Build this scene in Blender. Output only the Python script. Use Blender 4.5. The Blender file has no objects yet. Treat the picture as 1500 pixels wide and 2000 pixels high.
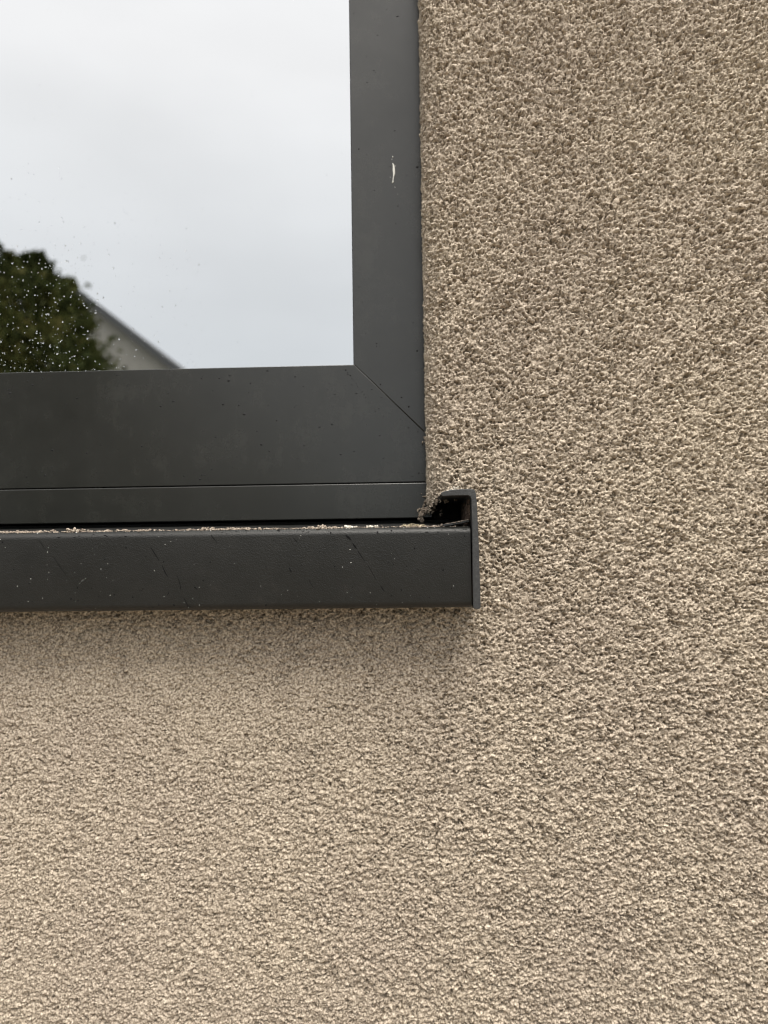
import bpy, bmesh, math, random
import numpy as np
from mathutils import Matrix, Vector, noise

random.seed(7)
rng = np.random.default_rng(11)
S = bpy.context.scene
COL = S.collection

# ------------------------------------------------------------------ camera
cam_d = bpy.data.cameras.new('camera')
cam = bpy.data.objects.new('camera', cam_d)
COL.objects.link(cam)
yaw, pitch, roll = (math.radians(a) for a in (2.25, 2.25, 0.8))
Rz = Matrix.Rotation(yaw, 3, 'Z')
Rx = Matrix.Rotation(pitch, 3, 'X')
Ry = Matrix.Rotation(roll, 3, 'Y')
M = Rz @ Rx @ Ry
right, fwd, up = M.col[0], M.col[1], M.col[2]
cam.matrix_world = Matrix(((right.x, up.x, -fwd.x, 0.0),
                           (right.y, up.y, -fwd.y, -0.41),
                           (right.z, up.z, -fwd.z, 1.35),
                           (0, 0, 0, 1)))
cam_d.sensor_fit = 'VERTICAL'
cam_d.sensor_height = 9.8
cam_d.sensor_width = 7.35
cam_d.lens = 9.8 * 1440 / 2000
cam_d.clip_start = 0.01
cam_d.clip_end = 400
cam_d.dof.use_dof = True
S.cycles.pixel_filter_type = 'BLACKMAN_HARRIS'
S.cycles.filter_width = 1.0
cam_d.dof.focus_distance = 0.398
cam_d.dof.aperture_fstop = 1.9
S.camera = cam

# ------------------------------------------------------------------ sky, sun, exposure
SUN_EL, SUN_AZ = math.radians(64), math.radians(20)     # azimuth seen from the wall, 0 = straight out
world = bpy.data.worlds.new('World')
S.world = world
world.use_nodes = True
nt = world.node_tree
nt.nodes.clear()


def N(tree, kind, **kw):
    n = tree.nodes.new(kind)
    for k, v in kw.items():
        if k.startswith('i_'):
            n.inputs[k[2:].replace('_', ' ')].default_value = v
        else:
            setattr(n, k, v)
    return n


out = N(nt, 'ShaderNodeOutputWorld')
bg = N(nt, 'ShaderNodeBackground')
bg.inputs['Strength'].default_value = 0.10
sky = N(nt, 'ShaderNodeTexSky', sky_type='NISHITA', sun_disc=False)
sky.sun_elevation = SUN_EL
sky.sun_rotation = math.pi - SUN_AZ
tc = N(nt, 'ShaderNodeTexCoord')
sep = N(nt, 'ShaderNodeSeparateXYZ')
nt.links.new(tc.outputs['Generated'], sep.inputs[0])
# overcast cloud layer: brighter towards the zenith, broad soft cloud banks
mz = N(nt, 'ShaderNodeMapRange')
mz.inputs['From Min'].default_value = 0.0
mz.inputs['From Max'].default_value = 1.0
mz.inputs['To Min'].default_value = 6.5
mz.inputs['To Max'].default_value = 13.9
nt.links.new(sep.outputs['Z'], mz.inputs['Value'])
mp = N(nt, 'ShaderNodeMapping')
mp.inputs['Scale'].default_value = (1.0, 1.0, 2.6)
nt.links.new(tc.outputs['Generated'], mp.inputs['Vector'])
nz = N(nt, 'ShaderNodeTexNoise')
nz.inputs['Scale'].default_value = 2.6
nz.inputs['Detail'].default_value = 4
nz.inputs['Roughness'].default_value = 0.45
nt.links.new(mp.outputs[0], nz.inputs['Vector'])
mn = N(nt, 'ShaderNodeMapRange')
mn.inputs['From Min'].default_value = 0.3
mn.inputs['From Max'].default_value = 0.7
mn.inputs['To Min'].default_value = 0.93
mn.inputs['To Max'].default_value = 1.07
nt.links.new(nz.outputs['Fac'], mn.inputs['Value'])
mul = N(nt, 'ShaderNodeMath', operation='MULTIPLY')
nt.links.new(mz.outputs[0], mul.inputs[0])
nt.links.new(mn.outputs[0], mul.inputs[1])
tint = N(nt, 'ShaderNodeMix', data_type='RGBA')
tint.inputs[6].default_value = (0.955, 0.995, 1.035, 1)
tint.inputs[7].default_value = (1.015, 1.0, 1.0, 1)
mt = N(nt, 'ShaderNodeMapRange')
mt.inputs['From Min'].default_value = 0.12
mt.inputs['From Max'].default_value = 0.55
nt.links.new(sep.outputs['Z'], mt.inputs['Value'])
nt.links.new(mt.outputs[0], tint.inputs[0])
vm = N(nt, 'ShaderNodeVectorMath', operation='SCALE')
nt.links.new(tint.outputs[2], vm.inputs[0])
nt.links.new(mul.outputs[0], vm.inputs['Scale'])
mix = N(nt, 'ShaderNodeMix', data_type='RGBA')
mix.inputs[0].default_value = 0.93
nt.links.new(sky.outputs[0], mix.inputs[6])
nt.links.new(vm.outputs[0], mix.inputs[7])
nt.links.new(mix.outputs[2], bg.inputs['Color'])
nt.links.new(bg.outputs[0], out.inputs[0])

sun_d = bpy.data.lights.new('sun', 'SUN')
sun_d.energy = 2.8
sun_d.angle = math.radians(40)
sun_d.color = (1.0, 0.965, 0.91)
sun = bpy.data.objects.new('sun', sun_d)
COL.objects.link(sun)
to_sun = Vector((math.sin(SUN_AZ) * math.cos(SUN_EL), -math.cos(SUN_AZ) * math.cos(SUN_EL), math.sin(SUN_EL)))
sun.rotation_euler = to_sun.to_track_quat('Z', 'Y').to_euler()
sun.location = (0, -5, 8)

S.view_settings.view_transform = 'Standard'
S.view_settings.look = 'None'
S.view_settings.exposure = 0.75
S.view_settings.gamma = 1
S.view_settings.use_curve_mapping = False

# ------------------------------------------------------------------ helpers


def tag(o, label=None, cat=None, group=None, kind=None):
    if label: o['label'] = label
    if cat: o['category'] = cat
    if group: o['group'] = group
    if kind: o['kind'] = kind
    return o


def empty(name, loc, label, cat, group=None):
    o = bpy.data.objects.new(name, None)
    o.empty_display_size = 0.05
    COL.objects.link(o)
    o.location = loc
    tag(o, label, cat, group)
    return o


def link(name, me, mat, parent=None, smooth=False):
    o = bpy.data.objects.new(name, me)
    COL.objects.link(o)
    if mat: me.materials.append(mat)
    if parent:
        o.parent = parent
        o.matrix_parent_inverse = Matrix.Translation(-parent.location)
    if smooth:
        me.polygons.foreach_set('use_smooth', [True] * len(me.polygons))
    return o


def from_bm(name, bm, mat, parent=None, smooth=False):
    me = bpy.data.meshes.new(name)
    bmesh.ops.recalc_face_normals(bm, faces=bm.faces)
    bm.to_mesh(me)
    bm.free()
    return link(name, me, mat, parent, smooth)


def add_box(bm, x0, x1, y0, y1, z0, z1):
    v = [bm.verts.new((x, y, z)) for x in (x0, x1) for y in (y0, y1) for z in (z0, z1)]
    for f in ((0, 1, 3, 2), (4, 6, 7, 5), (0, 4, 5, 1), (2, 3, 7, 6), (0, 2, 6, 4), (1, 5, 7, 3)):
        bm.faces.new([v[i] for i in f])


def add_prism(bm, pts, axis, a0, a1):
    """pts: closed 2-D outline; axis 'y' -> pts are (x,z); axis 'x' -> pts are (y,z)"""
    def co(p, a):
        return (p[0], a, p[1]) if axis == 'y' else (a, p[0], p[1])
    A = [bm.verts.new(co(p, a0)) for p in pts]
    B = [bm.verts.new(co(p, a1)) for p in pts]
    bm.faces.new(A)
    bm.faces.new(B[::-1])
    n = len(pts)
    for i in range(n):
        bm.faces.new((A[i], B[i], B[(i + 1) % n], A[(i + 1) % n]))


def bevel(bm, w, seg=2):
    bmesh.ops.recalc_face_normals(bm, faces=bm.faces)
    ed = [e for e in bm.edges if len(e.link_faces) == 2 and e.calc_face_angle(0) > 0.35]
    bmesh.ops.bevel(bm, geom=ed, offset=w, segments=seg, profile=0.5, affect='EDGES')


def grain(bm, c, r, sq=(1, 1, 1), sub=1, rough=0.45):
    """a rough crumb: jittered icosphere"""
    ret = bmesh.ops.create_icosphere(bm, subdivisions=sub, radius=r)
    rot = Matrix.Rotation(random.random() * 6.28, 3, Vector((random.random() - .5, random.random() - .5, random.random() - .5 + 1e-3)).normalized())
    for v in ret['verts']:
        p = v.co * (1 + rough * (random.random() - 0.5) * 2)
        p = rot @ p
        v.co = Vector((p.x * sq[0] + c[0], p.y * sq[1] + c[1], p.z * sq[2] + c[2]))


# ------------------------------------------------------------------ materials


def pmat(name, col, rough=0.5, **kw):
    m = bpy.data.materials.new(name)
    m.use_nodes = True
    b = m.node_tree.nodes['Principled BSDF']
    b.inputs['Base Color'].default_value = (*col, 1)
    b.inputs['Roughness'].default_value = rough
    if rough < 0.5: b.inputs['Specular Tint'].default_value = (1.0, 0.985, 0.95, 1)
    for k, v in kw.items():
        b.inputs[k.replace('_', ' ')].default_value = v
    return m, m.node_tree, b


def obj_coord(t):
    g = N(t, 'ShaderNodeNewGeometry')
    return g.outputs['Position']


def noise_tex(t, vec, scale, detail=2, rough=0.5):
    n = N(t, 'ShaderNodeTexNoise')
    n.inputs['Scale'].default_value = scale
    n.inputs['Detail'].default_value = detail
    n.inputs['Roughness'].default_value = rough
    t.links.new(vec, n.inputs['Vector'])
    return n.outputs['Fac']


def ramp(t, fac, stops):
    r = N(t, 'ShaderNodeValToRGB')
    while len(r.color_ramp.elements) > 1:
        r.color_ramp.elements.remove(r.color_ramp.elements[-1])
    for i, (p, c) in enumerate(stops):
        e = r.color_ramp.elements[0] if i == 0 else r.color_ramp.elements.new(p)
        e.position = p
        e.color = (*c, 1) if len(c) == 3 else c
    t.links.new(fac, r.inputs[0])
    return r.outputs[0]


def maprange(t, fac, a, b, c, d):
    m = N(t, 'ShaderNodeMapRange')
    for k, v in zip(('From Min', 'From Max', 'To Min', 'To Max'), (a, b, c, d)):
        m.inputs[k].default_value = v
    t.links.new(fac, m.inputs['Value'])
    return m.outputs[0]


def bump(t, b, height, dist, strength=1.0):
    n = N(t, 'ShaderNodeBump')
    n.inputs['Distance'].default_value = dist
    n.inputs['Strength'].default_value = strength
    t.links.new(height, n.inputs['Height'])
    t.links.new(n.outputs[0], b.inputs['Normal'])


# stucco: sandy grains, speckle contrast raised in place of pit shading, slight warm/cool variation
M_STUCCO, t, b = pmat('stucco', (0.40, 0.34, 0.27), 0.95, Specular_IOR_Level=0.15)
P = obj_coord(t)
c1 = ramp(t, noise_tex(t, P, 760, 3, 0.65), [(0.34, (0.148, 0.120, 0.089)), (0.5, (0.392, 0.325, 0.250)), (0.66, (0.635, 0.545, 0.432))])
c2 = ramp(t, noise_tex(t, P, 9, 4, 0.55), [(0.3, (0.93, 0.92, 0.93)), (0.7, (1.05, 1.05, 1.03))])
mm = N(t, 'ShaderNodeMix', data_type='RGBA', blend_type='MULTIPLY')
mm.inputs[0].default_value = 1
t.links.new(c1, mm.inputs[6])
t.links.new(c2, mm.inputs[7])
t.links.new(mm.outputs[2], b.inputs['Base Color'])
bump(t, b, noise_tex(t, P, 1500, 3, 0.6), 0.0008, 0.8)

# powder-coated window aluminium
M_FRAME, t, b = pmat('window_aluminium', (0.040, 0.040, 0.037), 0.34, Specular_IOR_Level=0.56)
P = obj_coord(t)
f = noise_tex(t, P, 14, 5, 0.65)
t.links.new(maprange(t, f, 0.3, 0.7, 0.20, 0.28), b.inputs['Roughness'])
mpf = N(t, 'ShaderNodeMapping')
mpf.inputs['Scale'].default_value = (1, 1, 0.12)
t.links.new(P, mpf.inputs['Vector'])
runs = maprange(t, noise_tex(t, mpf.outputs[0], 90, 5, 0.65), 0, 1, 0.32, 0.68)
film = noise_tex(t, P, 34, 7, 0.75)
av = N(t, 'ShaderNodeMath', operation='ADD')
t.links.new(runs, av.inputs[0])
t.links.new(film, av.inputs[1])
t.links.new(ramp(t, maprange(t, av.outputs[0], 0.6, 1.4, 0, 1), [(0.25, (0.0118, 0.0118, 0.0102)), (0.55, (0.0152, 0.0152, 0.0131)), (0.8, (0.023, 0.0226, 0.0192))]), b.inputs['Base Color'])
bump(t, b, noise_tex(t, P, 2600, 2), 0.00008, 0.25)

# textured powder coat of the sill
M_SILL, t, b = pmat('sill_aluminium', (0.036, 0.036, 0.035), 0.44, Specular_IOR_Level=0.32)
P = obj_coord(t)
t.links.new(maprange(t, noise_tex(t, P, 25, 5, 0.65), 0.3, 0.7, 0.32, 0.46), b.inputs['Roughness'])
bump(t, b, noise_tex(t, P, 1450, 2, 0.6), 0.00032, 0.65)
t.links.new(ramp(t, noise_tex(t, P, 60, 6, 0.75), [(0.3, (0.008, 0.008, 0.0072)), (0.6, (0.011, 0.0108, 0.0098)), (0.78, (0.021, 0.019, 0.0165))]), b.inputs['Base Color'])

# moulded plastic end cap
M_CAP, t, b = pmat('cap_plastic', (0.050, 0.051, 0.050), 0.55, Specular_IOR_Level=0.45)
P = obj_coord(t)
t.links.new(ramp(t, noise_tex(t, P, 700, 4, 0.7), [(0.35, (0.018, 0.018, 0.018)), (0.6, (0.032, 0.032, 0.031)), (0.75, (0.065, 0.063, 0.058))]), b.inputs['Base Color'])
bump(t, b, noise_tex(t, P, 1400, 3), 0.0003, 0.5)

M_DIRT, t, b = pmat('dry_dirt', (0.30, 0.24, 0.18), 0.95, Specular_IOR_Level=0.1)
P = obj_coord(t)
t.links.new(ramp(t, noise_tex(t, P, 700, 3, 0.6), [(0.3, (0.10, 0.078, 0.06)), (0.5, (0.23, 0.185, 0.145)), (0.7, (0.42, 0.36, 0.29))]), b.inputs['Base Color'])
M_DARKDIRT, t, b = pmat('brown_dirt', (0.10, 0.072, 0.055), 0.95, Specular_IOR_Level=0.1)
P = obj_coord(t)
t.links.new(ramp(t, noise_tex(t, P, 500, 4, 0.65), [(0.35, (0.045, 0.032, 0.026)), (0.55, (0.12, 0.085, 0.065)), (0.72, (0.24, 0.18, 0.14))]), b.inputs['Base Color'])
M_CRUMB, t, b = pmat('crumbling_render', (0.25, 0.2, 0.16), 0.95, Specular_IOR_Level=0.1)
t.links.new(ramp(t, noise_tex(t, obj_coord(t), 350, 4, 0.7), [(0.35, (0.10, 0.078, 0.06)), (0.55, (0.27, 0.22, 0.17)), (0.72, (0.45, 0.38, 0.30))]), b.inputs['Base Color'])
M_WHITE, _, _ = pmat('dried_white_drip', (0.68, 0.67, 0.61), 0.6)
M_SPECK, _, _ = pmat('pale_dust', (0.78, 0.77, 0.73), 0.6)
M_PALEGRIT, _, _ = pmat('pale_grit', (0.58, 0.53, 0.44), 0.9)
M_GOUGE, _, _ = pmat('bare_scratch', (0.006, 0.006, 0.006), 0.9, Specular_IOR_Level=0.1)
M_STRAW, t, b = pmat('dry_straw', (0.45, 0.36, 0.20), 0.8)
t.links.new(ramp(t, noise_tex(t, obj_coord(t), 900, 3), [(0.3, (0.16, 0.12, 0.07)), (0.5, (0.32, 0.265, 0.165)), (0.68, (0.56, 0.48, 0.33))]), b.inputs['Base Color'])
M_RUBBER, _, _ = pmat('black_rubber', (0.018, 0.018, 0.018), 0.6)
M_CORE, _, _ = pmat('wall_core', (0.045, 0.038, 0.032), 0.95)
M_WET, _, _ = pmat('wet_spot', (0.006, 0.006, 0.006), 0.6, Specular_IOR_Level=0.25)
M_PANE, _, _ = pmat('house_pane', (0.013, 0.013, 0.013), 0.12)

M_WATER, t, b = pmat('water', (1, 1, 1), 0.02, IOR=1.33)
b.inputs['Transmission Weight'].default_value = 1.0

# coated window glass: mirrors the sky, dark room behind
M_GLASS = bpy.data.materials.new('coated_glass')
M_GLASS.use_nodes = True
t = M_GLASS.node_tree
t.nodes.clear()
o_ = N(t, 'ShaderNodeOutputMaterial')
mx = N(t, 'ShaderNodeMixShader')
gl = N(t, 'ShaderNodeBsdfGlossy')
gl.inputs['Roughness'].default_value = 0.0
gl.inputs['Color'].default_value = (0.985, 1.0, 1.0, 1)
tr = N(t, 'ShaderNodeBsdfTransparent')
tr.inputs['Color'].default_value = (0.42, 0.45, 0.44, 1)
fr = N(t, 'ShaderNodeFresnel')
fr.inputs['IOR'].default_value = 6.1
t.links.new(fr.outputs[0], mx.inputs[0])
t.links.new(tr.outputs[0], mx.inputs[1])
t.links.new(gl.outputs[0], mx.inputs[2])
t.links.new(mx.outputs[0], o_.inputs[0])

# ------------------------------------------------------------------ the rendered wall
XR = 0.0095            # reveal plane
RAD = 0.0150           # rounded corner
XT = XR + RAD          # where the flat front begins
ZSILL = 1.3155
Z_OPEN = 1.335         # wall is flat across below this height (hidden behind the sill)
XL, ZT = -1.45, 2.75   # far edges of the window opening

NX, NZ = 1152, 1440
HSP = 0.00045          # spacing of the relief raster
kx = np.fft.fftfreq(NX, HSP)[None, :]
kz = np.fft.rfftfreq(NX, HSP)
KX = np.fft.fftfreq(NX, HSP)[None, :]
KZ = np.fft.fftfreq(NZ, HSP)[:, None]


def band(lam, width=0.45, ax=1.0):
    """periodic band-pass noise, wavelength lam (m), unit variance; ax > 1 stretches it along x"""
    k = np.sqrt((KX * ax) ** 2 + KZ ** 2) + 1e-9
    filt = np.exp(-(np.log(k * lam) ** 2) / (2 * width ** 2))
    w = rng.standard_normal((NZ, NX))
    a = np.real(np.fft.ifft2(np.fft.fft2(w) * filt))
    return a / a.std()


def ridged(lam, width, ax=1.0):
    a = 1 - np.minimum(np.abs(band(lam, width, ax)) / 1.3, 1.0)
    return a - a.mean()


def sample_warp(a, dx, dz):
    iz, ix = np.mgrid[0:NZ, 0:NX]
    fx = ix + dx
    fz = iz + dz
    x0 = np.floor(fx).astype(int); z0 = np.floor(fz).astype(int)
    tx = fx - x0; tz = fz - z0
    x0 %= NX; z0 %= NZ; x1 = (x0 + 1) % NX; z1 = (z0 + 1) % NZ
    return (a[z0, x0] * (1 - tx) + a[z0, x1] * tx) * (1 - tz) + (a[z1, x0] * (1 - tx) + a[z1, x1] * tx) * tz


def grains(n, rmin, rmax, low, jit):
    """sand grains bedded in the render: union of rough little domes on a wavy bed"""
    out_ = low.copy()
    gx_ = rng.uniform(0, NX, n)
    gz_ = rng.uniform(0, NZ, n)
    rad = rmin + (rmax - rmin) * rng.random(n) ** 2
    zc = low[gz_.astype(int) % NZ, gx_.astype(int) % NX] + rng.normal(0, jit, n)
    asp = rng.uniform(0.75, 1.45, n)
    rot = rng.uniform(0, math.pi, n)
    ca, sa = np.cos(rot), np.sin(rot)
    R_ = int(math.ceil(rmax * 1.3 / HSP)) + 1
    for dz in range(-R_, R_ + 1):
        for dx in range(-R_, R_ + 1):
            ix = np.floor(gx_).astype(int) + dx
            iz = np.floor(gz_).astype(int) + dz
            ex = (ix - gx_) * HSP
            ez = (iz - gz_) * HSP
            u = (ex * ca + ez * sa) / asp
            v = (-ex * sa + ez * ca) * asp
            d = (np.abs(u) ** 1.6 + np.abs(v) ** 1.6) ** (1 / 1.6) / rad
            ok = d < 1
            hh_ = zc[ok] + rad[ok] * 0.75 * (1 - d[ok] ** 1.7)
            np.maximum.at(out_, (iz[ok] % NZ, ix[ok] % NX), hh_)
    return out_


modul = 0.5 + 0.5 * np.tanh(0.9 * band(0.012, 0.5, 1.5))       # where the scratching bit deeper
bed = 0.00030 * band(0.0058, 0.5, 1.4) + 0.00026 * band(0.022, 0.5)
pit = np.clip((sample_warp(band(0.0038, 0.50, 1.35), band(0.004) * 1.2, band(0.004) * 1.2) - 0.2) / 1.2, 0, 1.6)
pit2 = np.clip((band(0.0024, 0.45, 1.2) - 0.3) / 1.2, 0, 1.5)
r2 = ridged(0.0021, 0.5, 1.15)
bed = bed - 0.0019 * pit * (0.4 + 0.9 * modul) - 0.0011 * pit2 + 0.0007 * r2
H = 0.35 * bed + 0.65 * grains(165000, 0.0004, 0.0013, bed, 0.00025)
H *= 1.0 + 0.16 * np.tanh(band(0.035, 0.6, 1.4)) + 0.10 * np.tanh(band(0.015, 0.5))
H += 0.00013 * band(0.0011, 0.35) + 0.00009 * rng.standard_normal((NZ, NX))
H -= H.mean()
print('relief std mm', H.std() * 1000, H.min() * 1000, H.max() * 1000)
H = np.clip(H, -0.0042, 0.0024)


def graded(lo_fine, hi_fine, step, lo, hi):
    """regular spacing between lo_fine and hi_fine, growing outside"""
    core = np.arange(lo_fine, hi_fine, step)
    left, right_ = [], []
    q, p = step, core[0]
    while p > lo:
        q *= 1.25; p -= min(q, 0.06); left.append(p)
    q, p = step, core[-1]
    while p < hi:
        q *= 1.25; p += min(q, 0.06); right_.append(p)
    return np.concatenate([np.array(left[::-1]), core, np.array(right_)])


CX0, CX1, CZ0, CZ1 = -0.246, 0.213, 1.077, 1.704           # finely meshed part
line1 = band(0.007, 0.6)[400]
line2 = band(0.0025, 0.5)[100]


def wall_patch(X, Z, inner):
    ix = (np.round((X + 0.246) / HSP).astype(int)) % NX
    iz = (np.round((Z - 1.077) / HSP).astype(int)) % NZ
    hh = H[np.ix_(iz, ix)].copy()
    gx, gz = np.meshgrid(X, Z)
    if not inner:
        hh = np.clip(hh * 1.9, -0.0075, 0.004) * np.clip((1.0 - np.abs(gx)) / 0.2, 0, 1) * np.clip((1.05 - np.abs(gz - 1.35)) / 0.2, 0, 1)
    # a little flatter below the sill
    left_soft = 1 / (1 + np.exp((gx + 0.02) / 0.05))
    below = 1 / (1 + np.exp((gz - 1.31) / 0.012))
    soft = 1 - 0.44 * left_soft * below
    near = np.exp(-((gz - 1.275) / 0.04) ** 2) * below * left_soft
    hh *= soft * (1 - 0.25 * near)
    # bent profile for the part beside the window
    s = XT - gx                                           # arc length going in from the front
    ang = np.clip(s / RAD, 0, math.pi / 2)
    depth = np.clip(s - RAD * math.pi / 2, 0, None)
    bx = np.where(s > 0, XR + RAD * (1 - np.sin(ang)), gx)
    by = np.where(s > 0, RAD * (1 - np.cos(ang)) + depth, 0.0)
    nx_ = np.where(s > 0, -np.sin(ang), 0.0)
    ny_ = np.where(s > 0, -np.cos(ang), -1.0)
    bent = gz >= Z_OPEN
    px = np.where(bent, bx + nx_ * hh, gx)
    py = np.where(bent, by + ny_ * hh, -hh)
    nz_, nxn = gx.shape
    cx = 0.5 * (gx[:-1, :-1] + gx[1:, 1:])
    cz = 0.5 * (gz[:-1, :-1] + gz[1:, 1:])
    s_end = XT - (RAD * math.pi / 2 + 0.056)
    keep = np.ones((nz_ - 1, nxn - 1), bool)
    above = gz[1:, 1:] > Z_OPEN
    keep &= ~(above & (cx < s_end))
    if inner:
        # broken lower edge of the corner above the sill
        lx = -0.246 + np.arange(NX) * HSP
        ragx = np.interp(cx[0], lx, line1)
        ragx2 = np.interp(cx[0], lx, line2)
        sc = XT - cx[0]
        low = 1.3742 + 0.0005 * ragx2
        low = np.where(sc > 0.004, 1.3728 + 0.0014 * ragx + 0.0010 * ragx2, low)
        low = np.where(sc > 0.018, 1.3690 + 0.0018 * ragx + 0.0012 * ragx2, low)
        keep &= ~(above & (cx < 0.0305) & (cz < low[None, :]))
    else:
        m = 0.003
        keep &= ~((cx > CX0 + m) & (cx < CX1 - m) & (cz > CZ0 + m) & (cz < CZ1 - m))
    idx = np.arange(nz_ * nxn).reshape(nz_, nxn)
    q = np.stack([idx[:-1, :-1], idx[:-1, 1:], idx[1:, 1:], idx[1:, :-1]], -1)[keep]
    co = np.stack([px, py, gz], -1).reshape(-1, 3)
    used = np.zeros(len(co), bool)
    used[q.ravel()] = True
    remap = np.cumsum(used) - 1
    return co[used], remap[q]


def build_wall():
    co, q = wall_patch(np.arange(CX0, CX1, HSP), np.arange(CZ0, CZ1, HSP), True)
    X = graded(-0.75, 0.75, 0.0018, -2.6, 2.2)
    Z = graded(0.80, 2.0, 0.0018, 0.0, 3.4)
    co2, q2 = wall_patch(X, Z, False)
    q = np.concatenate([q, q2 + len(co)])
    co = np.concatenate([co, co2])
    # beyond the far jamb and the head of the window: plain render, seen only from elsewhere
    n0 = len(co)
    D = 0.056
    extra = []
    faces = []

    def quad(*p):
        i = n0 + len(extra)
        extra.extend(p)
        faces.append((i, i + 1, i + 2, i + 3))
    zt = Z[-1]
    z0 = Z_OPEN - 0.001
    quad((X[0], 0, z0), (XL, 0, z0), (XL, 0, zt), (X[0], 0, zt))
    quad((XL, 0, ZT), (XR, 0, ZT), (XR, 0, zt), (XL, 0, zt))
    quad((XL, 0, z0), (XL, D, z0), (XL, D, ZT), (XL, 0, ZT))
    quad((XL, D, ZT), (XR, D, ZT), (XR, 0, ZT), (XL, 0, ZT))
    co = np.concatenate([co, np.array(extra)])
    q = np.concatenate([q, np.array(faces)])
    me = bpy.data.meshes.new('rendered_wall')
    me.vertices.add(len(co))
    me.vertices.foreach_set('co', co.astype(np.float32).ravel())
    me.loops.add(q.size)
    me.loops.foreach_set('vertex_index', q.astype(np.int32).ravel())
    me.polygons.add(len(q))
    me.polygons.foreach_set('loop_start', (np.arange(len(q)) * 4).astype(np.int32))
    me.polygons.foreach_set('use_smooth', np.ones(len(q), bool))
    me.update()
    me.validate()
    return me


wall = link('rendered_wall', build_wall(), M_STUCCO)
tag(wall, 'beige rough scratched stucco wall rounding into the window opening', 'wall')

# masonry behind the render, closing the building off
bm = bmesh.new()
add_box(bm, -2.6, 2.2, 0.010, 0.30, 0.0, 1.333)
add_box(bm, 0.041, 2.2, 0.010, 0.30, 1.334, 3.4)
add_box(bm, -2.6, XL - 0.005, 0.006, 0.30, 1.334, 3.4)
add_box(bm, XL - 0.004, 0.040, 0.006, 0.30, ZT + 0.005, 3.4)
from_bm('masonry', bm, M_CORE, wall)

# crumbled render hanging at the broken lower corner
bm = bmesh.new()
for cx_, cy_, cz_, r, n in ((0.0065, 0.039, 1.3700, 0.0022, 9), (0.0050, 0.036, 1.3666, 0.0020, 9), (0.0088, 0.036, 1.3690, 0.0018, 7),
                            (0.0135, 0.033, 1.3665, 0.0014, 4), (0.0050, 0.040, 1.3630, 0.0016, 6), (0.0168, 0.028, 1.3660, 0.0013, 3),
                            (0.0110, 0.022, 1.3715, 0.0022, 10), (0.0140, 0.006, 1.3722, .0016, 9), (0.0190, 0.003, 1.3728, .0014, 8), (0.0118, 0.012, 1.3710, .0018, 10), (0.0235, 0.001, 1.3732, .0012, 6), (0.0070, 0.041, 1.3765, 0.0013, 5), (0.0082, 0.040, 1.4110, 0.0016, 7),
                            (0.0090, 0.041, 1.5280, 0.0013, 4), (0.0088, 0.040, 1.4480, 0.0010, 4)):
    for i in range(n):
        grain(bm, (cx_ + random.gauss(0, r * 0.6), cy_ + random.gauss(0, r * 0.5), cz_ + random.gauss(0, r * 0.7)), r * random.uniform(0.25, 0.7), (random.uniform(.6, 1.5), 1, random.uniform(.6, 1.5)), rough=0.6)
for k in range(34):
    z0_ = random.uniform(1.378, 1.71)
    for i in range(random.randint(1, 4)):
        grain(bm, (XR - 0.0001 + random.gauss(0, .0004), random.uniform(0.030, 0.043), z0_ + random.gauss(0, .0006)), random.uniform(0.0004, 0.0010), rough=0.55)
loose = from_bm('crumbled_render', bm, M_CRUMB, wall)

# ------------------------------------------------------------------ window
FY, GY = 0.045, 0.0535
win = empty('window', (-0.70, FY, 1.36), 'dark grey aluminium window whose pane mirrors an overcast sky', 'window')
XO, ZO = 0.0390, 1.3863          # outer corner of the frame, lower right
XI, ZI = -0.0351, 1.4602         # glass corner, lower right
XO2, XI2 = -1.487, -1.413
ZO2, ZI2 = 2.784, 2.710
g = 0.00009


def rail(name, pts):
    bm = bmesh.new()
    add_prism(bm, pts, 'y', FY, FY + 0.055)
    bevel(bm, 0.0003, 2)
    return from_bm(name, bm, M_FRAME, win)


rail('bottom_rail', [(XO - 2 * g, ZO), (XI - 2 * g, ZI), (XI2 + 2 * g, ZI), (XO2 + 2 * g, ZO)])
rail('stile', [(XO, ZO + g), (XO, ZO2 - g), (XI, ZI2 - g), (XI, ZI + g)])
rail('stile', [(XO2, ZO + g), (XI2, ZI + g), (XI2, ZI2 - g), (XO2, ZO2 - g)])
rail('top_rail', [(XO - 2 * g, ZO2), (XO2 + 2 * g, ZO2), (XI2 + 2 * g, ZI2), (XI - 2 * g, ZI2)])
# dark backing in the mitre and joint gaps
bm = bmesh.new()
add_box(bm, XO2 + 0.002, XO - 0.002, FY + 0.012, FY + 0.05, ZO - 0.004, ZO + 0.004)
from_bm('joint_seal', bm, M_RUBBER, win)
# lower frame profile under the sash
bm = bmesh.new()
add_prism(bm, [(0.0440, 1.3639), (0.0440, 1.3856), (0.098, 1.3856), (0.098, 1.3639)], 'x', XO2, 0.0120)
bevel(bm, 0.0005, 2)
from_bm('lower_profile', bm, M_FRAME, win)
bm = bmesh.new()
add_prism(bm, [(0.060, 1.335), (0.060, 1.3630), (0.098, 1.3630), (0.098, 1.335)], 'x', XO2, XO)
from_bm('sub_sill_profile', bm, M_RUBBER, win)
bm = bmesh.new()
add_box(bm, 0.0126, XO, 0.058, 0.098, 1.3632, 1.3855)
from_bm('dark_cavity_block', bm, M_CORE, win)  # added block, its dark colour standing in for the cavity's shade
# glass
bm = bmesh.new()
add_box(bm, XI2 - 0.01, XI + 0.01, GY, GY + 0.004, ZI - 0.01, ZI2 + 0.01)
for v in bm.verts: pass
# keep one reflecting sheet: front and back of the pane
pane = from_bm('glass_pane', bm, M_GLASS, win)
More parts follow.
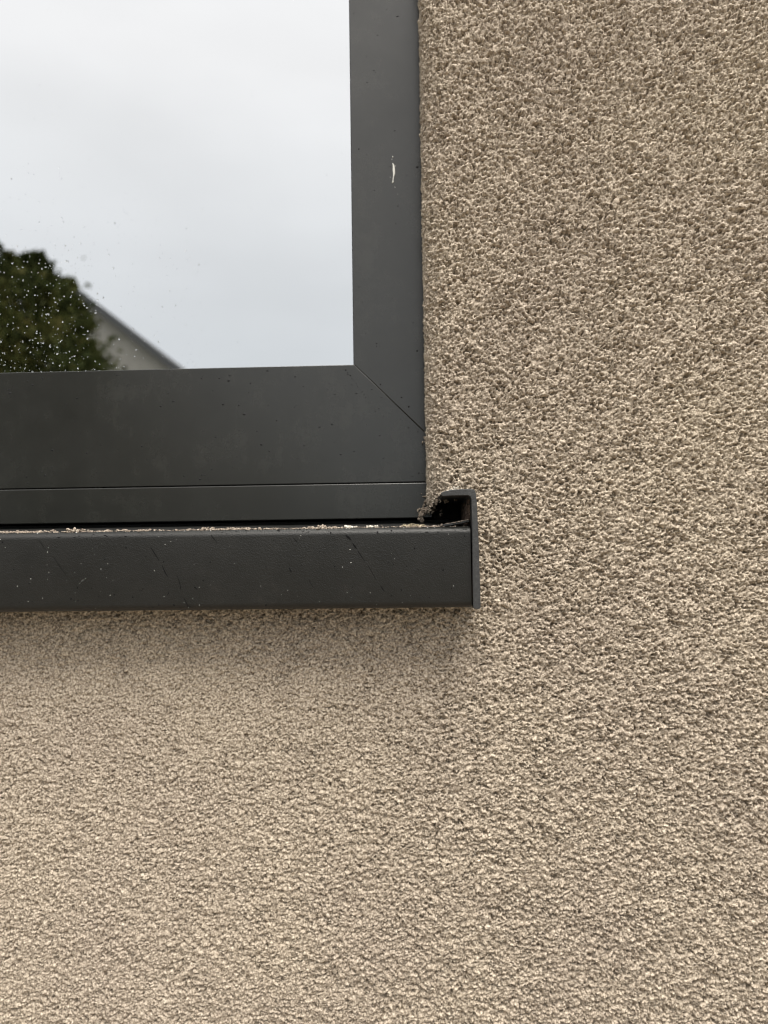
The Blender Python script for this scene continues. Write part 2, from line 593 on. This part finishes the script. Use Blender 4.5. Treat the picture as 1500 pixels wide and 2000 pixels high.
# glazing gasket
bm = bmesh.new()
w = 0.0012
add_box(bm, XI2, XI, FY + 0.0055, GY - 0.0003, ZI - 0.0004, ZI + 0.0004)
add_box(bm, XI - 0.0010, XI + 0.0004, FY + 0.0055, GY - 0.0003, ZI + 0.0004, ZI2)
from_bm('gasket', bm, M_RUBBER, win)

# room behind the glass
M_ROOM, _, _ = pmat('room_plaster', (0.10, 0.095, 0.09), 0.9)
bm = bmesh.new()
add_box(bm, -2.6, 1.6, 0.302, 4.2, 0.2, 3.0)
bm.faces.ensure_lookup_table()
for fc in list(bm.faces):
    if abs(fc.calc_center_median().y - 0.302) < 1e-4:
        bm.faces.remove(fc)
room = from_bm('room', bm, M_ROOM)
tag(room, kind='structure')

# ------------------------------------------------------------------ window sill
sill = empty('window_sill', (-0.70, 0.0, 1.34), 'dark grey folded metal window sill below the window', 'window sill')
SX0, SX1 = -1.463, 0.0293
# folded sheet: sloping top, rounded nose, vertical lip, small return at the bottom
prof = [(0.0560, 1.3612)]
nose_r = 0.0038
yl = -0.0300
zt_ = 1.3569
for i in range(9):
    a = math.radians(87 - i * 87 / 8)
    prof.append((yl + nose_r - nose_r * math.cos(a), zt_ - nose_r + nose_r * math.sin(a)))
rb = 0.0036
zb = 1.3153
for i in range(7):
    a = math.radians(i * 100 / 6)
    prof.append((yl + rb - rb * math.cos(a), zb + rb - rb * math.sin(a)))
prof.append((yl + 0.012, zb + 0.0012))
th = 0.0016
inner = [(yl + 0.012, zb + 0.0012 + th), (yl + 0.004, zb + 0.0004 + th), (yl + th, zb + 0.004), (yl + th, zt_ - 0.004), (yl + 0.004, zt_ - th - 0.0003), (0.0560, 1.3612 - th)]
bm = bmesh.new()
add_prism(bm, prof + inner, 'x', SX0, SX1)
sheet = from_bm('sill_sheet', bm, M_SILL, sill)
for p in sheet.data.polygons:
    p.use_smooth = abs(p.normal.x) < 0.5
mod = sheet.modifiers.new('edge', 'EDGE_SPLIT')
mod.split_angle = math.radians(40)


def make_cap(mirror=False):
    # front outline of the moulded cap: a plate with a flange turned in over the sill
    o = [(0.0142, 1.3733), (0.0147, 1.3744), (0.0165, 1.3751), (0.0207, 1.3758), (0.0270, 1.3761), (0.0306, 1.3759), (0.0318, 1.3752), (0.0323, 1.3738),
         (0.0327, 1.3694), (0.0333, 1.3484), (0.0337, 1.3159), (0.0334, 1.3150), (0.0324, 1.3147), (0.0302, 1.3149), (0.0299, 1.3159),
         (0.0299, 1.3280), (0.0301, 1.3563), (0.0300, 1.3640), (0.0299, 1.3705), (0.0295, 1.3721), (0.0283, 1.3727), (0.0200, 1.3727), (0.0155, 1.3725)]
    if mirror:
        o = [(SX0 + SX1 - x, z) for x, z in o]
    bm = bmesh.new()
    add_prism(bm, o, 'y', -0.0322, 0.044)
    bevel(bm, 0.0003, 2)
    return from_bm('end_cap', bm, M_CAP, sill)


make_cap()
make_cap(True)
# dried dirt caked on the inner face of the cap
bm = bmesh.new()
for i in range(150):
    y = random.uniform(-0.024, 0.040)
    z = 1.3595 + random.random() ** 1.3 * 0.0115
    grain(bm, (0.0297, y, z), random.uniform(0.0006, 0.0016), (0.35, 1.2, random.uniform(1, 2.2)), rough=0.4)
o = from_bm('caked_dirt', bm, M_DARKDIRT, sill)
o['kind'] = 'stuff'


def top_z(y):          # height of the sill's sloping top
    return zt_ - 0.00015 + (y - (yl + nose_r)) * (1.3612 - zt_) / (0.056 - yl - nose_r)


# lifted sealing strip beside the cap
bm = bmesh.new()
pts = []
for i in range(9):
    u = i / 8
    pts.append((0.0158 + u * 0.0136, -0.0235, 1.3572 + 0.0021 * u ** 1.2 + 0.0001 * math.sin(i * 2.1)))
vs = []
for (x, y, z) in pts:
    vs.append([bm.verts.new((x, y + dy, z + dz)) for dy, dz in ((0, 0), (0, 0.0011), (0.016, 0.0012), (0.016, 0.0001))])
for a, b_ in zip(vs[:-1], vs[1:]):
    for k in range(4):
        bm.faces.new((a[k], a[(k + 1) % 4], b_[(k + 1) % 4], b_[k]))
bm.faces.new(vs[0]); bm.faces.new(vs[-1][::-1])
bevel(bm, 0.0002, 1)
from_bm('sealing_strip', bm, M_CAP, sill)

# scratches along the lip: (x, z) in mm along the mark, width in mm
SCR = [[(-35.0, 1353.4, .3), (-33.6, 1352.2, 1.5), (-32.3, 1350.8, .7)],
       [(-31.4, 1349.2, .3), (-30.4, 1347.6, 1.1), (-29.3, 1346.2, .5)],
       [(-28.7, 1345.0, .3), (-27.0, 1342.4, .45), (-25.0, 1339.5, .2)],
       [(-23.6, 1337.6, .2), (-21.8, 1334.4, .35), (-19.6, 1330.4, .3)],
       [(-17.2, 1327.0, .3), (-16.2, 1325.4, .7), (-15.4, 1324.2, .3)],
       [(-137.0, 1348.6, .3), (-135.2, 1345.6, .6), (-132.5, 1341.3, .25)],
       [(-131.0, 1339.0, .3), (-129.4, 1335.2, .6), (-128.0, 1333.0, .25)],
       [(-123.0, 1333.5, .2), (-121.6, 1329.0, .4), (-121.2, 1326.4, .5)],
       [(-119.6, 1322.0, .3), (-117.6, 1317.8, .35), (-116.6, 1316.6, .2)],
       [(-105.2, 1354.4, .3), (-104.0, 1352.6, .5), (-101.8, 1350.2, .2)],
       [(-62.0, 1352.2, .2), (-60.8, 1350.8, .5), (-60.0, 1349.8, .2)],
       [(-64.4, 1337.2, .3), (-63.9, 1335.5, .8), (-63.3, 1334.4, .3)],
       [(-54.2, 1330.6, .2), (-53.0, 1328.2, .3), (-52.0, 1326.6, .2)],
       [(-196.4, 1352.8, .2), (-194.6, 1350.4, .35), (-193.0, 1348.0, .2)],
       [(-188.6, 1344.0, .2), (-186.0, 1340.0, .3), (-182.0, 1334.8, .15)]]
for s in SCR:
    bm = bmesh.new()
    L_, R_ = [], []
    for (x, z, w_) in s:
        L_.append(((x - w_ * 0.36) / 1000, (z - w_ * 0.25) / 1000))
        R_.append(((x + w_ * 0.36) / 1000, (z + w_ * 0.25) / 1000))
    add_prism(bm, L_ + R_[::-1], 'y', yl - 0.00007, yl + 0.0004)
    from_bm('scratch', bm, M_GOUGE, sill)

# pale dust specks and tiny dark pits on the lip
bm = bmesh.new()
for i in range(85):
    x = random.uniform(-0.26, 0.027) if i > 20 else random.gauss(-0.180, 0.022)
    z = random.uniform(1.3165, 1.355)
    r = random.choice((0.0001, 0.00013, 0.00016, 0.00022))
    grain(bm, (x, yl - 0.00002, z), r, (1, 0.5, 1))
for i in range(70):
    grain(bm, (random.uniform(-0.26, 0.028), yl + nose_r * 0.6 + random.uniform(0, .002), zt_ - 0.0003), random.uniform(0.0001, 0.0003))
o = from_bm('dust_speck', bm, M_SPECK, sill)
o['kind'] = 'stuff'
bm = bmesh.new()
for i in range(150):
    x = random.uniform(-0.27, 0.028)
    z = random.uniform(1.317, 1.3555)
    r = random.choice((0.00015, 0.0002, 0.0003, 0.00045))
    grain(bm, (x, yl + 0.00004, z), r, (1, 0.35, 1.2))
for i in range(80):
    a = random.uniform(0.2, 1.2)
    grain(bm, (random.uniform(-0.27, 0.028), yl + nose_r - nose_r * math.cos(a), zt_ - nose_r + nose_r * math.sin(a)), random.uniform(0.0002, 0.0005), (1.6, 0.5, 0.5))
o = from_bm('dark_pit', bm, M_GOUGE, sill)
o['kind'] = 'stuff'

# sandy debris lying along the top of the sill
bm = bmesh.new()
clump = [(-0.212, .004), (-0.203, .003), (-0.180, .006), (-0.1625, .0025), (-0.150, .004), (-0.107, .003), (-0.097, .003), (-0.055, .004), (-0.043, .003),
         (-0.085, .008), (-0.12, .01), (-0.23, .006), (0.005, .005)]
for i in range(1500):
    if i < 500:
        c, s_ = random.choice(clump)
        x = random.gauss(c, s_)
    else:
        x = random.uniform(-0.42, 0.0275)
    y = yl + 0.0026 + abs(random.gauss(0, 0.012))
    r = random.uniform(0.0002, 0.0005) * (random.choice((1, 1.3, 1.9)) if i < 500 else 1)
    if x < 0.029:
        grain(bm, (x, y, top_z(y) + r * 0.4), r, (1.3, 1.3, 0.9), rough=0.3)
o = from_bm('sill_debris', bm, M_DIRT)
tag(o, 'sandy crumbs and dust strewn along the top of the sill', 'debris', kind='stuff')


def crumb(cx_, cy_, n, sp, r, mat, label):
    t_ = empty('render_crumb', (cx_, cy_, top_z(cy_)), label, 'crumb')
    bm = bmesh.new()
    for i in range(n):
        x = random.gauss(cx_, sp)
        y = random.gauss(cy_, sp * 0.5)
        rr = r * random.uniform(0.5, 1)
        grain(bm, (x, y, top_z(y) + rr * random.uniform(0.6, 2.0)), rr, rough=0.35)
    me = bpy.data.meshes.new('render_crumb')
    bm.to_mesh(me); bm.free()
    COL.objects.unlink(t_)
    bpy.data.objects.remove(t_)
    o = link('render_crumb', me, mat)
    tag(o, label, 'crumb', 'loose crumbs on the sill')
    return o


crumb(-0.0335, -0.0245, 22, 0.0019, 0.0007, M_PALEGRIT, 'whitish crumb cluster on the sill edge, above the long scratch')
crumb(-0.0215, -0.0245, 14, 0.0019, 0.0006, M_PALEGRIT, 'pale crumb row on the sill between white cluster and straw')
crumb(0.0195, -0.0200, 14, 0.0024, 0.0007, M_DIRT, 'brownish crumb heap on the sill beside the end cap strip')
crumb(-0.0492, -0.0230, 14, 0.0014, 0.0010, M_DIRT, 'tan lump on the sill just left of the whitish crumb cluster')
crumb(-0.1800, -0.0240, 22, 0.0025, 0.0010, M_DIRT, 'wide sandy lump on the sill edge near the far left')
crumb(-0.1090, -0.0240, 10, 0.0012, 0.0009, M_DIRT, 'small sandy lump on the sill midway along the left part')

# straw shreds
bm = bmesh.new()
for i in range(26):
    x = random.uniform(-0.006, 0.0045)
    y = random.uniform(-0.026, -0.017)
    a = random.uniform(-0.5, 0.5)
    l = random.uniform(0.0008, 0.0034)
    z = top_z(y) + random.uniform(0.0002, 0.0014)
    d = Vector((math.cos(a), math.sin(a) * 0.5, random.uniform(-0.3, 0.45))) * l
    w_ = random.uniform(0.00015, 0.00038)
    p = Vector((x, y, z))
    a_ = [bm.verts.new(p + Vector(o_)) for o_ in ((0, 0, 0), (0, w_, 0), (0, 0, w_))]
    b_ = [bm.verts.new(p + d + Vector(o_)) for o_ in ((0, 0, 0), (0, w_, 0), (0, 0, w_))]
    bm.faces.new(a_); bm.faces.new(b_[::-1])
    for k in range(3):
        bm.faces.new((a_[k], b_[k], b_[(k + 1) % 3], a_[(k + 1) % 3]))
for i in range(14):
    y = random.uniform(-0.025, -0.018)
    grain(bm, (random.uniform(-0.006, 0.005), y, top_z(y) + 0.0007), random.uniform(0.0003, 0.0006))
straw = from_bm('straw_scrap', bm, M_STRAW)
tag(straw, 'yellowish dry straw shreds lying on the sill left of the end cap', 'straw')

# pale chips on the lifted strip and on top of the cap flange
bm = bmesh.new()
for i in range(34):
    u = random.random()
    grain(bm, (0.0165 + u * 0.0125, random.uniform(-0.0245, -0.012), 1.3584 + 0.0021 * u ** 1.2), random.uniform(0.0003, 0.0008), (1.5, 1, 0.7), rough=0.4)
o = from_bm('mortar_chip', bm, M_DIRT)
tag(o, 'grey mortar chips on the lifted strip inside the end cap', 'mortar chips')
bm = bmesh.new()
for i in range(34):
    white = i < 14
    x = random.gauss(0.0222, 0.0009) if white else random.uniform(0.0165, 0.0315)
    grain(bm, (x, random.uniform(-0.031, -0.012), 1.3759 + random.uniform(0, 0.0005) + (random.uniform(0, 0.0014) if white else 0) - max(0, 0.0205 - x) * 0.16), random.uniform(0.00025, 0.0005))
o = from_bm('render_grit', bm, M_PALEGRIT)
tag(o, 'whitish grit heaped on the flange of the sill end cap', 'grit')

# ------------------------------------------------------------------ marks and drops on the window
# a dried white drip on the right stile
bm = bmesh.new()
path = [(-9.2, 1587.3, .35), (-9.0, 1586.2, .8), (-8.6, 1583.5, 1.35), (-8.5, 1580.8, 1.15), (-8.9, 1578.4, .55), (-9.3, 1576.4, .45), (-9.5, 1575.5, 1.0), (-9.6, 1574.6, .5)]
ringv = []
for x, z, w_ in path:
    ring = []
    for k in range(7):
        a = math.pi * k / 6
        ring.append(bm.verts.new(((x - math.cos(a) * w_ * 0.62) / 1000, FY - math.sin(a) * 0.00045, z / 1000)))
    ringv.append(ring)
for a, b_ in zip(ringv[:-1], ringv[1:]):
    for k in range(6):
        bm.faces.new((a[k], a[k + 1], b_[k + 1], b_[k]))
    bm.faces.new((a[0], b_[0], b_[6], a[6]))
bm.faces.new(ringv[0]); bm.faces.new(ringv[-1][::-1])
grain(bm, (-0.0092, FY, 1.5915), 0.0004)
for dx_, dz_, rr in ((1.6, 4, .22), (-1.9, -3, .16), (0.9, -9.5, .2), (-0.6, 8.5, .16), (2.4, -14, .14)):
    grain(bm, (-0.009 + dx_ / 1000, FY, 1.5815 + dz_ / 1000), rr / 1000, (1, 0.5, 1.5))
for v in bm.verts:
    v.co.x += 0.00016 * math.sin(v.co.z * 2900) + 0.0001 * math.sin(v.co.z * 7100)
drip = from_bm('white_drip', bm, M_WHITE, None, True)
tag(drip, 'dried white drip on the right frame member of the window', 'drip')


def bead(bm, x, y, z, rx, rz, d, seg=8):
    """a flat round drop on a surface facing -y"""
    rings = []
    for j in range(3):
        a = j * math.pi / 2 / 3
        rr = math.cos(a)
        rings.append([bm.verts.new((x + math.cos(k * 6.2832 / seg) * rx * rr, y - math.sin(a) * d, z + math.sin(k * 6.2832 / seg) * rz * rr)) for k in range(seg)])
    for a, b_ in zip(rings[:-1], rings[1:]):
        for k in range(seg):
            bm.faces.new((a[k], a[(k + 1) % seg], b_[(k + 1) % seg], b_[k]))
    top = bm.verts.new((x, y - d, z))
    for k in range(seg):
        bm.faces.new((rings[-1][k], rings[-1][(k + 1) % seg], top))
    return rings[0]


bm = bmesh.new()
for i in range(16):
    u = i / 15
    r = random.choice((0.00016, 0.0002, 0.00028, 0.00036)) + (0.0002 if i in (0, 2, 9, 15) else 0)
    bead(bm, -0.0405 + 0.0185 * u + random.gauss(0, .0002), FY, 1.4570 - 0.0262 * u, r, r, r * 0.4)
bead(bm, -0.0202, FY, 1.4322, .0004, .0004, .0002)
for i in range(240):
    x, z = random.uniform(-0.27, 0.009), random.uniform(1.389, 1.458)
    if i > 190: x, z = random.uniform(-0.034, 0.008), random.uniform(1.46, 1.70)
    r = random.choice((0.0002, 0.0002, 0.00025, 0.0003, 0.0004, 0.0006))
    bead(bm, x, FY, z, r * random.uniform(0.8, 1.8), r * random.uniform(0.6, 1.2), r * 0.2)
o = from_bm('frame_drops', bm, M_WET, None, True)
tag(o, 'tiny dark water spots scattered over the grey window frame', 'water spots', kind='stuff')

bm = bmesh.new()
for i in range(1180):
    if i < 800:
        x, z = -0.30 + 0.17 * random.random() ** 1.5, 1.4615 + 0.14 * random.random() ** 1.4
        if i < 300: x, z = random.uniform(-0.29, -0.2), random.uniform(1.4615, 1.548)
    else:
        x, z = random.uniform(-0.34, -0.037), random.uniform(1.462, 1.74)
    r = random.choice((0.0002, 0.0002, 0.00025, 0.0003, 0.0003, 0.0004, 0.0006)) * 0.9 * (1.0 if i < 800 else 0.55)
    bead(bm, x, GY - 0.00001, z, r * random.uniform(0.8, 1.25), r * random.uniform(0.8, 1.5), r * random.uniform(0.3, 0.6), 10)
o = from_bm('raindrops', bm, M_WATER, None, True)
tag(o, 'fine clear raindrops sprinkled over the window pane', 'raindrops', kind='stuff')

# ------------------------------------------------------------------ what the pane mirrors, and unseen surroundings
M_GRASS, t, b = pmat('lawn_grass', (0.05, 0.075, 0.025), 0.9)
t.links.new(ramp(t, noise_tex(t, obj_coord(t), 3, 6, 0.7), [(0.3, (0.035, 0.042, 0.018)), (0.7, (0.075, 0.10, 0.035))]), b.inputs['Base Color'])
M_PAVE, t, b = pmat('paving', (0.16, 0.15, 0.14), 0.85)
t.links.new(ramp(t, noise_tex(t, obj_coord(t), 12, 5, 0.6), [(0.3, (0.17, 0.14, 0.105)), (0.7, (0.25, 0.21, 0.16))]), b.inputs['Base Color'])
bm = bmesh.new()
n_ = 24
vv = [[bm.verts.new((-150 + 300 * i / n_, 10 - 300 * j / n_, -0.004)) for i in range(n_ + 1)] for j in range(n_ + 1)]
for j in range(n_):
    for i in range(n_):
        bm.faces.new((vv[j][i], vv[j][i + 1], vv[j + 1][i + 1], vv[j + 1][i]))
tag(from_bm('lawn', bm, M_GRASS), kind='structure')
bm = bmesh.new()
add_box(bm, -9, 9, -6.0, -0.01, -0.05, 0.03)
bevel(bm, 0.005, 1)
tag(from_bm('bounce_terrace', bm, M_PAVE), kind='structure')  # unseen paving, widened and warmed to bounce fill light onto the wall

# neighbour's house, gable towards us
M_HOUSE, t, b = pmat('taupe_render', (0.30, 0.27, 0.24), 0.9)
t.links.new(ramp(t, noise_tex(t, obj_coord(t), 6, 5, 0.6), [(0.3, (0.40, 0.37, 0.325)), (0.7, (0.47, 0.435, 0.385))]), b.inputs['Base Color'])
M_ROOF, _, _ = pmat('slate_roof', (0.07, 0.07, 0.072), 0.7)
M_FASCIA, _, _ = pmat('grey_fascia', (0.10, 0.10, 0.10), 0.6)
house = empty('neighbour_house', (-10, -18, 0), 'taupe rendered gabled house with dark verge reflected in the pane', 'house')
hy0, hy1 = -17.4, -27.0
xr, ze = -4.2, 4.30        # right eave
xm, zm = -8.7, 7.89       # ridge
xl = 2 * xm - xr
bm = bmesh.new()
add_prism(bm, [(xr, 0), (xr, ze), (xm, zm), (xl, ze), (xl, 0)], 'y', hy0, hy1)
from_bm('wall', bm, M_HOUSE, house)
sl = Vector((xr - xm, 0, ze - zm)).normalized()
nrm = Vector((-sl.z, 0, sl.x))
if nrm.z < 0: nrm = -nrm
for sgn in (1, -1):
    e = Vector((xr, 0, ze)) + sl * 0.5
    r_ = Vector((xm, 0, zm))
    q4 = [r_ + nrm * 0.02, e + nrm * 0.02, e + nrm * 0.155, Vector((xm, 0, zm + 0.155 / nrm.z))]
    q4[0] = Vector((xm, 0, zm + 0.02 / nrm.z))
    pts = [(p.x if sgn == 1 else 2 * xm - p.x, p.z) for p in q4]
    bm = bmesh.new()
    add_prism(bm, pts, 'y', hy0 + 0.22, hy1 - 0.2)
    rf = from_bm('roof', bm, M_ROOF, house)
    bm = bmesh.new()
    q4 = [Vector((xm, 0, zm - 0.0 / nrm.z)), e + nrm * 0.0, e + nrm * 0.17, Vector((xm, 0, zm + 0.17 / nrm.z))]
    pts = [(p.x if sgn == 1 else 2 * xm - p.x, p.z) for p in q4]
    add_prism(bm, pts, 'y', hy0 + 0.225, hy0 + 0.265)
    from_bm('verge_board', bm, M_FASCIA, house)
for wx in (-12.4, -8.2):
    bm = bmesh.new()
    add_box(bm, wx - .6, wx + .6, hy0 + 0.003, hy0 + 0.03, 0.9, 2.3)
    wf = from_bm('window', bm, M_FASCIA, house)
    bm = bmesh.new()
    add_box(bm, wx - .52, wx + .52, hy0 + 0.032, hy0 + 0.038, 0.98, 2.22)
    pn = from_bm('pane', bm, M_PANE, house)
    pn.parent = wf
    pn.matrix_parent_inverse = wf.matrix_world.inverted()

# tree in front of it
M_BARK, _, _ = pmat('bark', (0.06, 0.045, 0.035), 0.9)
M_LEAF, t, b = pmat('leaves', (0.05, 0.08, 0.025), 0.55)
oi = N(t, 'ShaderNodeAttribute', attribute_name='shade')
t.links.new(ramp(t, oi.outputs['Fac'], [(0.0, (0.040, 0.052, 0.018)), (0.5, (0.10, 0.122, 0.04)), (0.8, (0.18, 0.185, 0.06)), (1.0, (0.23, 0.20, 0.07))]), b.inputs['Base Color'])


def make_tree(base, crown_c, crown_r, leaves, label, spikes):
    tr_ = empty('garden_tree', base, label, 'tree')
    bx_, by_, bz_ = base
    bm = bmesh.new()
    prev = None
    for i in range(9):
        u = i / 8
        z = bz_ + u * (crown_c[2] + crown_r[2] * 0.5)
        r = 0.16 * (1 - 0.8 * u)
        ring = [bm.verts.new((bx_ + math.cos(k * .785) * r + 0.05 * math.sin(u * 5), by_ + math.sin(k * .785) * r, z)) for k in range(8)]
        if prev:
            for k in range(8):
                bm.faces.new((prev[k], prev[(k + 1) % 8], ring[(k + 1) % 8], ring[k]))
        prev = ring
    from_bm('trunk', bm, M_BARK, tr_, True)
    for i in range(12):
        bm = bmesh.new()
        a = i * 2.4
        p0 = Vector((bx_, by_, bz_ + crown_c[2] * (0.45 + 0.5 * i / 12)))
        p1 = p0 + Vector((math.cos(a) * crown_r[0] * 0.75, math.sin(a) * crown_r[1] * 0.75, crown_r[2] * 0.35))
        d = (p1 - p0).normalized()
        s1 = d.orthogonal().normalized(); s2 = d.cross(s1)
        A = [bm.verts.new(p0 + (s1 * math.cos(k * 1.2566) + s2 * math.sin(k * 1.2566)) * 0.05) for k in range(5)]
        B = [bm.verts.new(p1 + (s1 * math.cos(k * 1.2566) + s2 * math.sin(k * 1.2566)) * 0.01) for k in range(5)]
        for k in range(5):
            bm.faces.new((A[k], A[(k + 1) % 5], B[(k + 1) % 5], B[k]))
        from_bm('limb', bm, M_BARK, tr_)
    # leaf clumps through the crown's volume
    V, F, SH = [], [], []
    clumps = []
    for i in range(420):
        while True:
            p = Vector((random.uniform(-1, 1), random.uniform(-1, 1), random.uniform(-1, 1)))
            if abs(p.x) ** 2.4 + abs(p.y) ** 2.4 + abs(p.z) ** 2.4 < random.choice((0.8, 0.9, 1.0, 1.0, 1.04)) and p.length > 0.35: break
        clumps.append((Vector((crown_c[0] + p.x * crown_r[0], crown_c[1] + p.y * crown_r[1], crown_c[2] + p.z * crown_r[2])), random.uniform(0.13, 0.42), random.random()))
    for (sx, sy, sz, h) in spikes:
        for j in range(9):
            clumps.append((Vector((sx + random.gauss(0, .03), sy + random.gauss(0, .1), sz + h * j / 9)), 0.19 * (1 - j / 9) ** 1.3 + 0.02, 0.3 + random.random() * 0.6))
    per = leaves // len(clumps)
    for c, r, sh in clumps:
        for k in range(per):
            d = Vector((random.gauss(0, 1), random.gauss(0, 1), random.gauss(0, 1))).normalized() * r * abs(random.gauss(0, 0.62))
            p = c + d
            n1 = Vector((random.gauss(0, 1), random.gauss(0, 1), random.gauss(0, .7))).normalized()
            n2 = n1.orthogonal().normalized()
            l_ = random.uniform(0.06, 0.12)
            i0 = len(V)
            V += [p, p + n1 * l_ * .5 + n2 * l_ * .35, p + n1 * l_, p + n1 * l_ * .5 - n2 * l_ * .35]
            F.append((i0, i0 + 1, i0 + 2, i0 + 3))
            SH.append(min(1, max(0, sh * 0.8 + random.gauss(0.05, 0.15))))
    me = bpy.data.meshes.new('crown')
    me.from_pydata([tuple(v) for v in V], [], F)
    at = me.attributes.new('shade', 'FLOAT', 'FACE')
    at.data.foreach_set('value', SH)
    link('crown', me, M_LEAF, tr_)


make_tree((-5.5, -8.6, 0), (-5.55, -8.6, 3.0), (1.60, 1.5, 1.95), 85000, 'dense dark green leafy tree reflected in the lower left of the pane',
          [(-4.12, -8.4, 3.95, 0.42), (-4.27, -8.4, 4.3, 0.38), (-4.58, -8.4, 4.5, 0.42), (-4.8, -8.4, 4.5, 0.5), (-5.05, -8.4, 4.55, 0.55), (-5.4, -8.4, 4.6, 0.75)])

# unseen hedgerow added opposite to block the horizon and darken low reflections
M_HEDGE, t, b = pmat('hedge_leaves', (0.035, 0.055, 0.018), 0.7)
bm = bmesh.new()
for seg in range(60):
    cx_ = -30 + seg
    for k in range(520):
        p = Vector((cx_ + random.uniform(0, 1), -12 + random.gauss(0, 0.25), random.uniform(0, 1.5) + 0.25 * random.random() ** 2))
        n1 = Vector((random.gauss(0, 1), random.gauss(0, 1), random.gauss(0, 1))).normalized() * 0.10
        n2 = n1.orthogonal().normalized() * 0.06
        bm.faces.new([bm.verts.new(p - n1), bm.verts.new(p + n2), bm.verts.new(p + n1), bm.verts.new(p - n2)])
hd = from_bm('blocker_hedge', bm, M_HEDGE)
tag(hd, 'long green hedgerow added unseen opposite the window to block the horizon', 'blocker_hedge')
